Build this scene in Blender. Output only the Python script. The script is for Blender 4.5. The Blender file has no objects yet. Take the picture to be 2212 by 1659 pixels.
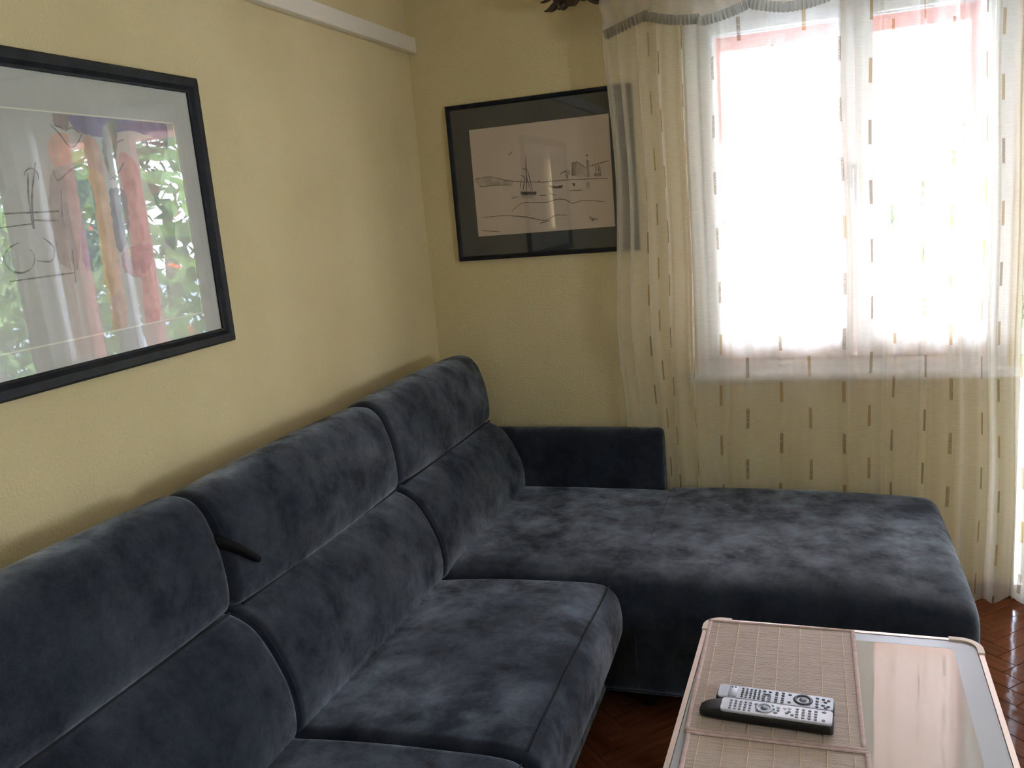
import bpy, bmesh, math, random
from math import pi, sin, cos, radians
from mathutils import Matrix, Vector
import numpy as np
random.seed(7)
SC = bpy.context.scene
COL = SC.collection

# ------------------------------------------------------------------ camera
F_PX, YAW, PITCH, ROLL = 1863.2, -0.342, 0.1991, -0.0858
CAM = Vector((1.5666, -3.4695, 1.6085))
cy_, sy_, cp_, sp_ = cos(YAW), sin(YAW), cos(PITCH), sin(PITCH)
fwd = Vector((sy_ * cp_, cy_ * cp_, -sp_)); rt = Vector((cy_, -sy_, 0)); up = rt.cross(fwd)
c_, s_ = cos(ROLL), sin(ROLL)
r2 = c_ * rt + s_ * up; u2 = -s_ * rt + c_ * up
cam_d = bpy.data.cameras.new('camera'); cam = bpy.data.objects.new('camera', cam_d); COL.objects.link(cam)
cam.matrix_world = Matrix(((r2.x, u2.x, -fwd.x, CAM.x), (r2.y, u2.y, -fwd.y, CAM.y), (r2.z, u2.z, -fwd.z, CAM.z), (0, 0, 0, 1)))
cam_d.sensor_width = 36; cam_d.sensor_fit = 'HORIZONTAL'; cam_d.lens = F_PX / 2212 * 36
cam_d.clip_start = .05; cam_d.clip_end = 200
SC.camera = cam

# ------------------------------------------------------------------ sky, lights, exposure
SKY_STRENGTH = 23.5
W = bpy.data.worlds.new('sky'); SC.world = W; W.use_nodes = True
wn = W.node_tree.nodes; wl = W.node_tree.links
wn.clear()
tc = wn.new('ShaderNodeTexCoord'); sx = wn.new('ShaderNodeSeparateXYZ'); cr = wn.new('ShaderNodeValToRGB')
bg = wn.new('ShaderNodeBackground'); wo = wn.new('ShaderNodeOutputWorld')
wl.new(tc.outputs['Generated'], sx.inputs[0]); wl.new(sx.outputs['Z'], cr.inputs[0])
cr.color_ramp.elements[0].position = 0.0; cr.color_ramp.elements[0].color = (.80, .88, 1, 1)
cr.color_ramp.elements[1].position = 1.0; cr.color_ramp.elements[1].color = (.42, .62, 1, 1)
wl.new(cr.outputs[0], bg.inputs[0]); bg.inputs[1].default_value = SKY_STRENGTH
wl.new(bg.outputs[0], wo.inputs[0])

RXP = 4.44
def area(name, loc, rot, sx_, sy__, watts, col=(1, 1, 1), portal=False):
    l = bpy.data.lights.new(name, 'AREA'); l.shape = 'RECTANGLE'; l.size = sx_; l.size_y = sy__
    l.energy = watts; l.color = col
    if portal: l.cycles.is_portal = True
    o = bpy.data.objects.new(name, l); COL.objects.link(o); o.location = loc; o.rotation_euler = rot
    return o
sun_d = bpy.data.lights.new('sun', 'SUN'); sun_d.energy = 13; sun_d.angle = .01; sun_d.color = (1, .94, .82)
sun = bpy.data.objects.new('sun', sun_d); COL.objects.link(sun); sun.rotation_euler = (radians(38), 0, radians(-25))
# sky portals; right-wall opening is added fill, rear window narrowed to set its light
area('portal_right', (RXP, -2.725, 1.40), (radians(90), 0, radians(90)), .55, .60, 1, portal=True)
area('portal_rear', (.83, -5.02, 1.725), (radians(90), 0, 0), .07, .65, 1, portal=True)
area('portal_window', (1.69, .3, 1.58), (radians(-90), 0, 0), 1.12, 1.36, 1, portal=True)
area('portal_door', (2.7, .3, 1.1), (radians(-90), 0, 0), .84, 2.16, 1, portal=True)

vs = SC.view_settings
vs.view_transform = 'Standard'; vs.look = 'None'; vs.gamma = 1; vs.use_curve_mapping = False
vs.exposure = 0.85
cyc = SC.cycles
cyc.use_denoising = True
cyc.max_bounces = 10; cyc.diffuse_bounces = 6; cyc.glossy_bounces = 4; cyc.transmission_bounces = 8; cyc.transparent_max_bounces = 24
cyc.sample_clamp_indirect = 8.0
cyc.use_fast_gi = False

# ------------------------------------------------------------------ material helpers
def mat(name):
    m = bpy.data.materials.new(name); m.use_nodes = True
    return m, m.node_tree.nodes, m.node_tree.links, m.node_tree.nodes['Principled BSDF']
def plain(name, col, rough=.5, metal=0, spec=.5, sheen=0):
    m, n, l, p = mat(name)
    p.inputs['Base Color'].default_value = (*col, 1); p.inputs['Roughness'].default_value = rough
    p.inputs['Metallic'].default_value = metal; p.inputs['Specular IOR Level'].default_value = spec
    if sheen: p.inputs['Sheen Weight'].default_value = sheen
    return m
def noisy(name, c1, c2, scale=8, rough=.6, bump=0, bscale=200, stretch=(1, 1, 1), detail=6, lo=.35, hi=.65, spec=.5, bdist=.002, distortion=0):
    m, n, l, p = mat(name)
    t = n.new('ShaderNodeTexCoord'); mp = n.new('ShaderNodeMapping'); mp.inputs['Scale'].default_value = stretch
    l.new(t.outputs['Object'], mp.inputs[0])
    no = n.new('ShaderNodeTexNoise'); no.inputs['Scale'].default_value = scale; no.inputs['Detail'].default_value = detail
    no.inputs['Distortion'].default_value = distortion
    l.new(mp.outputs[0], no.inputs['Vector'])
    r = n.new('ShaderNodeValToRGB'); r.color_ramp.elements[0].position = lo; r.color_ramp.elements[1].position = hi
    r.color_ramp.elements[0].color = (*c1, 1); r.color_ramp.elements[1].color = (*c2, 1)
    l.new(no.outputs['Fac'], r.inputs[0]); l.new(r.outputs[0], p.inputs['Base Color'])
    p.inputs['Roughness'].default_value = rough; p.inputs['Specular IOR Level'].default_value = spec
    if bump:
        b = n.new('ShaderNodeTexNoise'); b.inputs['Scale'].default_value = bscale; b.inputs['Detail'].default_value = 4
        l.new(mp.outputs[0], b.inputs['Vector'])
        bp = n.new('ShaderNodeBump'); bp.inputs['Strength'].default_value = bump; bp.inputs['Distance'].default_value = bdist
        l.new(b.outputs['Fac'], bp.inputs['Height']); l.new(bp.outputs[0], p.inputs['Normal'])
    return m

M = {}
M['wall'] = noisy('cream_plaster', (.66, .565, .335), (.72, .62, .375), 2.2, .85, .9, 130, detail=3, spec=.2, bdist=.003)
M['ceiling'] = noisy('ceiling_paint', (.78, .72, .58), (.82, .76, .62), 2, .9, spec=.2)
M['beam'] = plain('white_beam_paint', (.82, .78, .70), .6)
M['white'] = plain('white_lacquer', (.83, .83, .84), .35)
M['red'] = noisy('red_exterior_paint', (.50, .13, .10), (.56, .17, .13), 6, .6)
M['baseboard'] = noisy('brown_baseboard', (.10, .045, .025), (.15, .07, .04), 10, .3, stretch=(1, 12, 12))
M['black_frame'] = noisy('black_frame', (.007, .008, .012), (.014, .016, .022), 30, .5, .3, 60, stretch=(1, 1, 1), spec=.2)
M['paper'] = noisy('sketch_paper', (.56, .46, .38), (.60, .50, .42), 5, .9)
M['paper_white'] = noisy('mount_board', (.50, .52, .50), (.54, .56, .54), 5, .9)
M['bevel'] = plain('mount_bevel', (.80, .79, .70), .8)
M['darkmat'] = noisy('dark_mount', (.018, .022, .028), (.024, .029, .036), 8, .8)
for nm, c in dict(violet=(.10, .075, .28), umber=(.22, .14, .10), peach=(.72, .42, .28), orange=(.80, .47, .20), pink=(.62, .30, .25), blue=(.14, .17, .36),
                  green=(.16, .20, .10), plum=(.28, .09, .18), slate=(.10, .13, .18), rose=(.45, .14, .15), grey=(.33, .32, .29)).items():
    b = .5
    M['w_' + nm] = noisy('wash_' + nm, tuple(v * b + .34 * (1 - b) for v in c), tuple(min(1, v * 1.35 * b + .48 * (1 - b)) for v in c), 28, .9, lo=.3, hi=.7)
M['ink1'] = noisy('charcoal_line', (.12, .12, .11), (.30, .30, .28), 60, .9)
M['ink2'] = noisy('sepia_line', (.10, .08, .06), (.22, .17, .13), 80, .9)
M['p_dark'] = noisy('wash_dark', (.07, .055, .045), (.17, .13, .10), 90, .9)
M['p_mid'] = noisy('wash_mid', (.22, .18, .14), (.34, .28, .23), 70, .9)
M['p_light'] = noisy('wash_light', (.36, .30, .24), (.50, .41, .34), 60, .9)

def glass(name, ior=1.5):
    m, n, l, p = mat(name); n.remove(p)
    o = n['Material Output']; lwt = n.new('ShaderNodeLayerWeight'); lwt.inputs[0].default_value = .5
    pw = n.new('ShaderNodeMath'); pw.operation = 'POWER'; pw.inputs[1].default_value = 5; l.new(lwt.outputs['Facing'], pw.inputs[0])
    f0 = ((ior - 1) / (ior + 1)) ** 2
    fr = n.new('ShaderNodeMath'); fr.operation = 'MULTIPLY_ADD'; fr.inputs[1].default_value = 1 - f0; fr.inputs[2].default_value = f0; l.new(pw.outputs[0], fr.inputs[0])
    tr = n.new('ShaderNodeBsdfTransparent'); gl = n.new('ShaderNodeBsdfGlossy'); gl.inputs['Roughness'].default_value = 0.0
    mx = n.new('ShaderNodeMixShader'); l.new(fr.outputs[0], mx.inputs[0]); l.new(tr.outputs[0], mx.inputs[1]); l.new(gl.outputs[0], mx.inputs[2])
    l.new(mx.outputs[0], o.inputs['Surface'])
    return m
M['glass'] = glass('picture_glass', 1.52)
M['pane'] = glass('window_glass', 1.35)

# blue-grey suede upholstery: brushed nap patches
def suede():
    m, n, l, p = mat('blue_grey_suede')
    t = n.new('ShaderNodeTexCoord')
    a = n.new('ShaderNodeTexNoise'); a.inputs['Scale'].default_value = 7.5; a.inputs['Detail'].default_value = 12; a.inputs['Roughness'].default_value = .68; a.inputs['Distortion'].default_value = .15
    b = n.new('ShaderNodeTexNoise'); b.inputs['Scale'].default_value = 420; b.inputs['Detail'].default_value = 2
    l.new(t.outputs['Object'], a.inputs['Vector']); l.new(t.outputs['Object'], b.inputs['Vector'])
    r = n.new('ShaderNodeValToRGB'); e = r.color_ramp.elements
    e[0].position = .34; e[0].color = (.0090, .0122, .0215, 1); e[1].position = .74; e[1].color = (.0175, .0222, .036, 1)
    l.new(a.outputs['Fac'], r.inputs[0])
    mx = n.new('ShaderNodeMixRGB'); mx.blend_type = 'MULTIPLY'; mx.inputs[0].default_value = .6
    r2_ = n.new('ShaderNodeValToRGB'); r2_.color_ramp.elements[0].position = .3; r2_.color_ramp.elements[1].position = .7
    r2_.color_ramp.elements[0].color = (.45, .45, .45, 1); r2_.color_ramp.elements[1].color = (1.4, 1.4, 1.4, 1)
    l.new(b.outputs['Fac'], r2_.inputs[0]); l.new(r.outputs[0], mx.inputs[1]); l.new(r2_.outputs[0], mx.inputs[2])
    l.new(mx.outputs[0], p.inputs['Base Color'])
    p.inputs['Roughness'].default_value = .85; p.inputs['Specular IOR Level'].default_value = .18
    g = n.new('ShaderNodeTexNoise'); g.inputs['Scale'].default_value = 2.1; g.inputs['Detail'].default_value = 3; l.new(t.outputs['Object'], g.inputs['Vector'])
    gm = n.new('ShaderNodeMapRange'); gm.inputs['From Min'].default_value = .38; gm.inputs['From Max'].default_value = .62; gm.inputs['To Min'].default_value = .55; gm.inputs['To Max'].default_value = 1.25
    l.new(g.outputs['Fac'], gm.inputs[0])
    s = n.new('ShaderNodeMapRange'); s.inputs['From Min'].default_value = .38; s.inputs['From Max'].default_value = .68
    s.inputs['To Min'].default_value = .16; s.inputs["To Max"].default_value = 1.0
    l.new(a.outputs['Fac'], s.inputs[0]); sm = n.new('ShaderNodeMath'); sm.operation = 'MULTIPLY'; l.new(s.outputs[0], sm.inputs[0]); l.new(gm.outputs[0], sm.inputs[1]); l.new(sm.outputs[0], p.inputs['Sheen Weight'])
    p.inputs['Sheen Roughness'].default_value = .5; p.inputs['Sheen Tint'].default_value = (.70, .81, 1, 1)
    bp = n.new('ShaderNodeBump'); bp.inputs['Strength'].default_value = .35; bp.inputs['Distance'].default_value = .0015
    c = n.new('ShaderNodeTexNoise'); c.inputs['Scale'].default_value = 14; c.inputs['Detail'].default_value = 5
    ad = n.new('ShaderNodeMath'); ad.operation = 'ADD'; l.new(t.outputs['Object'], c.inputs['Vector'])
    l.new(b.outputs['Fac'], ad.inputs[0])
    mu = n.new('ShaderNodeMath'); mu.operation = 'MULTIPLY'; mu.inputs[1].default_value = 4; l.new(c.outputs['Fac'], mu.inputs[0]); l.new(mu.outputs[0], ad.inputs[1])
    l.new(ad.outputs[0], bp.inputs['Height']); l.new(bp.outputs[0], p.inputs['Normal'])
    return m
M['suede'] = suede()
M['piping'] = plain('suede_piping', (.016, .019, .028), .9)
M['stitch_and_gap_shade'] = plain('dark_stitch_and_gap_shade', (.008, .009, .013), .9)  # seat stitching, also the painted shade below the headrests
M['black'] = plain('black_strap', (.003, .003, .004), .8, 0, .15)
M['leg'] = plain('black_plastic_foot', (.012, .012, .012), .4)

# sheer curtain cloth with woven dashes
def sheer(name, trans=.50, dashes=True, tint=(.93, .89, .80)):
    m, n, l, p = mat(name); n.remove(p); o = n['Material Output']
    uv = n.new('ShaderNodeUVMap'); sep = n.new('ShaderNodeSeparateXYZ'); l.new(uv.outputs[0], sep.inputs[0])
    def mth(op, a, b=None, clamp=False):
        q = n.new('ShaderNodeMath'); q.operation = op; q.use_clamp = clamp
        for i, v in enumerate([a] if b is None else [a, b]):
            if isinstance(v, (int, float)): q.inputs[i].default_value = v
            else: l.new(v, q.inputs[i])
        return q.outputs[0]
    U, V = sep.outputs['X'], sep.outputs['Y']
    cu = mth('DIVIDE', U, .135); ci = mth('FLOOR', cu); fu = mth('FRACT', cu)
    wn_ = n.new('ShaderNodeTexWhiteNoise'); wn_.noise_dimensions = '1D'; l.new(ci, wn_.inputs['W'])
    par = mth('MULTIPLY', mth('MODULO', ci, 2.0), .5)
    off = mth('ADD', par, mth('MULTIPLY', wn_.outputs['Value'], .22))
    v2 = mth('ADD', mth('DIVIDE', V, .205), off)
    fv = mth('FRACT', v2)
    inv = mth('LESS_THAN', fv, .40)
    cen = mth('ADD', mth('MULTIPLY', wn_.outputs['Value'], .2), .4)
    inu = mth('LESS_THAN', mth('ABSOLUTE', mth('SUBTRACT', fu, cen)), .048)
    dash = mth('MULTIPLY', inu, inv)
    wn2 = n.new('ShaderNodeTexWhiteNoise'); wn2.noise_dimensions = '2D'
    cmb = n.new('ShaderNodeCombineXYZ'); l.new(ci, cmb.inputs[0]); l.new(mth('FLOOR', v2), cmb.inputs[1]); l.new(cmb.outputs[0], wn2.inputs['Vector'])
    ramp = n.new('ShaderNodeValToRGB'); ramp.color_ramp.interpolation = 'CONSTANT'
    ramp.color_ramp.elements[0].color = (.29, .235, .165, 1); ramp.color_ramp.elements[1].position = .62; ramp.color_ramp.elements[1].color = (.40, .28, .14, 1)
    l.new(wn2.outputs['Value'], ramp.inputs[0])
    col = n.new('ShaderNodeMixRGB'); col.inputs[1].default_value = (*tint, 1); l.new(ramp.outputs[0], col.inputs[2])
    tr = n.new('ShaderNodeBsdfTransparent'); tl = n.new('ShaderNodeBsdfTranslucent'); df = n.new('ShaderNodeBsdfDiffuse')
    l.new(col.outputs[0], tl.inputs[0]); l.new(col.outputs[0], df.inputs[0])
    m1 = n.new('ShaderNodeMixShader'); m1.inputs[0].default_value = .42; l.new(tl.outputs[0], m1.inputs[1]); l.new(df.outputs[0], m1.inputs[2])
    # weave: fine horizontal streaks vary the openness
    no = n.new('ShaderNodeTexNoise'); no.inputs['Scale'].default_value = 1; no.inputs['Detail'].default_value = 3
    mp = n.new('ShaderNodeMapping'); mp.inputs['Scale'].default_value = (22, 320, 1); l.new(uv.outputs[0], mp.inputs[0]); l.new(mp.outputs[0], no.inputs['Vector'])
    w = mth('MULTIPLY', mth('SUBTRACT', no.outputs['Fac'], .5), .13)
    base = mth('SUBTRACT', 1 - trans, w, True)
    # seen edge-on there is more thread in the way
    lw = n.new('ShaderNodeLayerWeight'); lw.inputs[0].default_value = .35
    base = mth('ADD', base, mth('MULTIPLY', lw.outputs['Facing'], .26), True)
    if dashes:
        l.new(dash, col.inputs[0]); fac = mth('ADD', base, mth('MULTIPLY', dash, .24), True)
    else:
        col.inputs[0].default_value = 0; fac = base
    m2 = n.new('ShaderNodeMixShader'); l.new(fac, m2.inputs[0]); l.new(tr.outputs[0], m2.inputs[1]); l.new(m1.outputs[0], m2.inputs[2])
    l.new(m2.outputs[0], o.inputs['Surface'])
    return m
M['sheer'] = sheer('sheer_curtain_cloth', .66)
M['valance'] = sheer('valance_cloth', .38, False, (.74, .69, .58))
M['lace'] = sheer('gathered_lace', .12, False, (.40, .38, .33))
M['bronze'] = noisy('dark_bronze', (.035, .020, .013), (.09, .05, .03), 40, .45)
M['rodwood'] = noisy('rod_wood', (.10, .05, .02), (.16, .08, .04), 10, .4)

M['tableglass'] = plain('white_glass_top', (.40, .37, .33), .03, 0, .5)
M['tableborder'] = plain('white_satin_border', (.42, .44, .48), .30, 0, .25)
M['rim'] = plain('beige_metal_rim', (.62, .50, .43), .38, .35)
M['rimcap'] = plain('beige_corner_cap', (.66, .55, .48), .45)
M['tableleg'] = plain('dark_table_leg', (.02, .02, .02), .4)
M['bamboo'] = noisy('bamboo_slats', (.44, .345, .30), (.64, .54, .485), 14, .65, stretch=(1, 26, 1), lo=.3, hi=.72, detail=5, spec=.3)
M['thread'] = plain('pale_thread', (.75, .62, .46), .8)
M['binding'] = noisy('pinkish_binding', (.50, .37, .35), (.62, .48, .46), 60, .9)
M['remoteblack'] = plain('remote_black', (.008, .008, .010), .5)
M['remotesilver'] = noisy('remote_silver', (.36, .40, .50), (.40, .44, .54), 30, .35, spec=.5)
M['remotesilver2'] = noisy('remote_pale_silver', (.48, .52, .62), (.52, .56, .66), 30, .3, spec=.5)
M['btn'] = plain('dark_button', (.03, .035, .05), .5)
M['btn2'] = plain('grey_button', (.16, .18, .24), .5)
M['btn3'] = plain('pale_button', (.42, .46, .56), .4)
M['chrome'] = plain('brushed_metal', (.45, .45, .46), .35, .9)
M['grass'] = noisy('pale_gravel', (.30, .31, .30), (.38, .38, .36), 3, .9)
M['eave'] = noisy('reddish_eave_boards', (.48, .26, .20), (.58, .34, .27), 5, .8, stretch=(1, 14, 1))
M['bark'] = noisy('bark', (.10, .07, .05), (.2, .15, .1), 12, .9, stretch=(3, 3, .6))
M['leafA'] = noisy('leaf_green', (.07, .15, .025), (.22, .34, .06), 3, .5)
M['leafB'] = noisy('leaf_dark', (.04, .10, .03), (.13, .24, .06), 3, .5)
M['flower'] = noisy('red_flowers', (.60, .07, .03), (.75, .25, .04), 9, .6)

def parquet():
    m, n, l, p = mat('varnished_parquet')
    t = n.new('ShaderNodeTexCoord'); oi = n.new('ShaderNodeObjectInfo')
    mp = n.new('ShaderNodeMapping'); mp.inputs['Scale'].default_value = (4, 45, 4); l.new(t.outputs['UV'], mp.inputs[0])
    no = n.new('ShaderNodeTexNoise'); no.inputs['Scale'].default_value = 1; no.inputs['Detail'].default_value = 6; l.new(mp.outputs[0], no.inputs['Vector'])
    r = n.new('ShaderNodeValToRGB'); r.color_ramp.elements[0].color = (.095, .030, .013, 1); r.color_ramp.elements[1].color = (.17, .056, .024, 1)
    r.color_ramp.elements[0].position = .3; r.color_ramp.elements[1].position = .7
    l.new(no.outputs['Fac'], r.inputs[0])
    hs = n.new('ShaderNodeHueSaturation'); l.new(r.outputs[0], hs.inputs['Color'])
    mr = n.new('ShaderNodeMapRange'); mr.inputs['To Min'].default_value = .88; mr.inputs['To Max'].default_value = 1.12
    l.new(oi.outputs['Random'], mr.inputs[0]); l.new(mr.outputs[0], hs.inputs['Value'])
    l.new(hs.outputs[0], p.inputs['Base Color']); p.inputs['Roughness'].default_value = .10; p.inputs['Specular IOR Level'].default_value = .07
    b = n.new('ShaderNodeTexNoise'); b.inputs['Scale'].default_value = 16; l.new(t.outputs['Object'], b.inputs['Vector'])
    bp = n.new('ShaderNodeBump'); bp.inputs['Strength'].default_value = .35; bp.inputs['Distance'].default_value = .003
    l.new(b.outputs['Fac'], bp.inputs['Height']); l.new(bp.outputs[0], p.inputs['Normal'])
    return m
M['parquet'] = parquet()

# ------------------------------------------------------------------ object helpers
def basis(o):
    return Matrix.LocRotScale(o.location, o.rotation_euler, o.scale)
def world(o):
    return (world(o.parent) @ o.matrix_parent_inverse if o.parent else Matrix.Identity(4)) @ basis(o)
def link(name, me, m, parent=None, local=False):
    o = bpy.data.objects.new(name, me); COL.objects.link(o)
    if m is not None and not me.materials: me.materials.append(M[m] if isinstance(m, str) else m)
    if parent is not None:
        o.parent = parent
        if not local: o.matrix_parent_inverse = world(parent).inverted()
    return o
def mesh(name, v, f, smooth=False):
    me = bpy.data.meshes.new(name); me.from_pydata([tuple(p) for p in v], [], f); me.update()
    if smooth: me.shade_smooth()
    return me
def obj(name, v, f, m, parent=None, smooth=False, local=False):
    return link(name, mesh(name, v, f, smooth), m, parent, local)
def tag(o, label=None, cat=None, group=None, kind=None):
    if label: o['label'] = label
    if cat: o['category'] = cat
    if group: o['group'] = group
    if kind: o['kind'] = kind
    return o
def thing(name, label, cat, loc, rotz=0, group=None):
    o = bpy.data.objects.new(name, None); COL.objects.link(o); o.empty_display_size = .1
    o.location = loc; o.rotation_euler = (0, 0, rotz)
    return tag(o, label, cat, group)
def struct_empty(name, loc, label=None):
    o = bpy.data.objects.new(name, None); COL.objects.link(o); o.location = loc
    return tag(o, label, None, None, 'structure')
BF = [(0, 1, 3, 2), (4, 6, 7, 5), (0, 4, 5, 1), (2, 3, 7, 6), (0, 2, 6, 4), (1, 5, 7, 3)]
def boxv(a, b):
    return [(x, y, z) for x in (a[0], b[0]) for y in (a[1], b[1]) for z in (a[2], b[2])]
def boxes(name, lst, m, parent=None, bevel=0, seg=2, local=False):
    bm = bmesh.new()
    for a, b in lst:
        vv = [bm.verts.new(p) for p in boxv(a, b)]
        for f in BF: bm.faces.new([vv[i] for i in f])
    bmesh.ops.recalc_face_normals(bm, faces=bm.faces)
    if bevel: bmesh.ops.bevel(bm, geom=list(bm.edges), offset=bevel, segments=seg, profile=.5, affect='EDGES')
    me = bpy.data.meshes.new(name); bm.to_mesh(me); bm.free()
    if bevel: me.shade_smooth()
    o = link(name, me, m, parent, local)
    return o
def catmull(pts, n, closed=True):
    out = []; N = len(pts); segs = N if closed else N - 1
    # sample uniformly by chord length
    P = [Vector((*p, 0)) if len(p) == 2 else Vector(p) for p in pts]
    L = [(P[(i + 1) % N] - P[i]).length for i in range(segs)]; T = sum(L)
    for i in range(segs):
        k = max(1, round(n * L[i] / T))
        if closed: p0, p1, p2, p3 = P[i - 1], P[i], P[(i + 1) % N], P[(i + 2) % N]
        else: p0, p1, p2, p3 = P[max(i - 1, 0)], P[i], P[i + 1], P[min(i + 2, N - 1)]
        # centripetal parametrisation
        d1 = max((p1 - p0).length, 1e-4) ** .5; d2 = max((p2 - p1).length, 1e-4) ** .5; d3 = max((p3 - p2).length, 1e-4) ** .5
        m1 = (p2 - p1) + d2 * ((p1 - p0) / d1 - (p2 - p0) / (d1 + d2)); m2 = (p2 - p1) + d2 * ((p3 - p2) / d3 - (p3 - p1) / (d2 + d3))
        for j in range(k):
            t = j / k; t2 = t * t; t3 = t2 * t
            out.append((2 * t3 - 3 * t2 + 1) * p1 + (t3 - 2 * t2 + t) * m1 + (-2 * t3 + 3 * t2) * p2 + (t3 - t2) * m2)
    if not closed: out.append(P[-1])
    return out
def tube(name, pts, r, m, parent=None, n=8, closed=False, flat=1.0, local=False, caps=True):
    P = [Vector(p) for p in pts]; N = len(P); v = []; f = []
    rr = r if isinstance(r, (list, tuple)) else [r] * N
    prev = None
    for i in range(N):
        a = P[(i - 1) % N] if (closed or i > 0) else P[i]; b = P[(i + 1) % N] if (closed or i < N - 1) else P[i]
        t = (b - a).normalized()
        if prev is None:
            ref = Vector((0, 0, 1)) if abs(t.z) < .9 else Vector((1, 0, 0))
            s = t.cross(ref).normalized()
        else:
            s = (prev - t * prev.dot(t)).normalized()
        prev = s; u = t.cross(s)
        for k in range(n):
            an = 2 * pi * k / n
            v.append(P[i] + rr[i] * (cos(an) * s + flat * sin(an) * u))
    for i in range(N if closed else N - 1):
        for k in range(n):
            f.append((i * n + k, i * n + (k + 1) % n, ((i + 1) % N) * n + (k + 1) % n, ((i + 1) % N) * n + k))
    if not closed and caps:
        f.append(tuple(range(n))[::-1]); f.append(tuple((N - 1) * n + k for k in range(n)))
    return obj(name, v, f, m, parent, True, local)

def loft(name, prof, t0, t1, ra, rb, axis, m, parent, n=72, crown=.006, sag=None, pipe=None):
    """pillow-ended extrusion: prof = closed outline in the plane across axis ('x' -> (y,z), 'y' -> (x,z))"""
    P = catmull(prof, n); N = len(P)
    area_ = sum(P[i].x * P[(i + 1) % N].y - P[(i + 1) % N].x * P[i].y for i in range(N))
    if area_ < 0: P = P[::-1]
    nor = []
    for i in range(N):
        t = (P[(i + 1) % N] - P[i - 1]).normalized(); nor.append(Vector((t.y, -t.x, 0)))
    st = []
    K = 7
    for i in range(K): a = pi / 2 * i / K; st.append((t0 + ra * (1 - cos(a)), ra * (1 - sin(a))))
    for i in range(15): s = i / 14; st.append((t0 + ra + (t1 - rb - t0 - ra) * s, -crown * sin(pi * s) ** .7 if 0 < s < 1 else 0))
    for i in range(K): a = pi / 2 * (K - 1 - i) / K; st.append((t1 - rb * (1 - cos(a)), rb * (1 - sin(a))))
    v = []; f = []
    def put(p, t):
        return (t, p.x, p.y) if axis == 'x' else (p.x, t, p.y)
    for t, d in st:
        for i in range(N):
            q = P[i] - nor[i] * d
            if sag: q = Vector((q.x, q.y + sag(t, q.x, q.y), 0))
            v.append(put(q, t))
    R = len(st)
    for j in range(R - 1):
        for i in range(N):
            q = (j * N + i, j * N + (i + 1) % N, (j + 1) * N + (i + 1) % N, (j + 1) * N + i)
            f.append(q)
    f.append(tuple(range(N))); f.append(tuple(reversed(range((R - 1) * N, R * N))))
    me = mesh(name, v, f, True)
    bm = bmesh.new(); bm.from_mesh(me); bmesh.ops.recalc_face_normals(bm, faces=bm.faces); bm.to_mesh(me); bm.free()
    o = link(name, me, m, parent)
    if pipe:
        for t, r_ in pipe:
            d = r_ * .35
            pts = [put(P[i] - nor[i] * d, t) for i in range(N)]
            tube('piping', pts, .0022, 'piping', o, 5, True)
    return o

# ================================================================== THE SETTING
RX, RY, RZ, T = 4.2, -4.75, 2.62, .26
WIN = (1.13, 2.235, .90, 2.26)          # x0 x1 z0 z1 of the window opening
DOOR = (2.278, 3.13, .02, 2.20)
def wall_panels(name, segs, m='wall'):
    o = boxes(name, segs, m); return tag(o, None, None, None, 'structure')
w0, w1, z0, z1 = WIN; d0, d1, e0, e1 = DOOR
wall_panels('wall_back', [((-T, 0, 0), (w0, T, RZ)), ((w0, 0, 0), (w1, T, z0)), ((w0, 0, z1), (w1, T, RZ)), ((w1, 0, 0), (d0, T, RZ)),
                          ((d0, 0, e1), (d1, T, RZ)), ((d1, 0, 0), (RX, T, RZ))])
wall_panels('wall_left', [((-T, RY, 0), (0, 0, RZ))])
wall_panels('wall_right', [((RX, RY, 0), (RX + T, -3.0, RZ)), ((RX, -3.0, 0), (RX + T, -2.45, 1.1)), ((RX, -3.0, 1.70), (RX + T, -2.45, RZ)), ((RX, -2.45, 0), (RX + T, T, RZ))])  # unseen wall; opening added to throw more light on the left wall
wall_panels('wall_rear', [((-T, RY - T, 0), (.795, RY, RZ)), ((.795, RY - T, 0), (.865, RY, 1.40)), ((.795, RY - T, 2.05), (.865, RY, RZ)), ((.865, RY - T, 0), (RX + T, RY, RZ))])
tag(boxes('ceiling', [((-T, RY - T, RZ), (RX + T, T, RZ + .2))], 'ceiling'), None, None, None, 'structure')
floor = tag(boxes('floor', [((-T, RY - T, -.25), (RX + T, T, -.012))], 'baseboard'), None, None, None, 'structure')
# herringbone parquet
PLW, PLL = .07, .42
def plank_mesh(L_, W_):
    v = boxv((-L_ / 2, -W_ / 2, -.012), (L_ / 2, W_ / 2, 0)); me = mesh('plank', v, BF)
    bm = bmesh.new(); bm.from_mesh(me); bmesh.ops.recalc_face_normals(bm, faces=bm.faces)
    es = [e for e in bm.edges if all(vv.co.z > -.001 for vv in e.verts)]
    bmesh.ops.bevel(bm, geom=es, offset=.0012, segments=1, affect='EDGES')
    uvl = bm.loops.layers.uv.new('UVMap')
    for fc in bm.faces:
        for lp in fc.loops: lp[uvl].uv = (lp.vert.co.x, lp.vert.co.y)
    bm.to_mesh(me); bm.free(); me.materials.append(M['parquet']); return me
pm = plank_mesh(PLL - .0012, PLW - .0012)
near = []; rest_v = []; rest_f = []; rest_uv = []
ang = radians(45)
R45 = Matrix.Rotation(ang, 3, 'Z')
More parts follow.
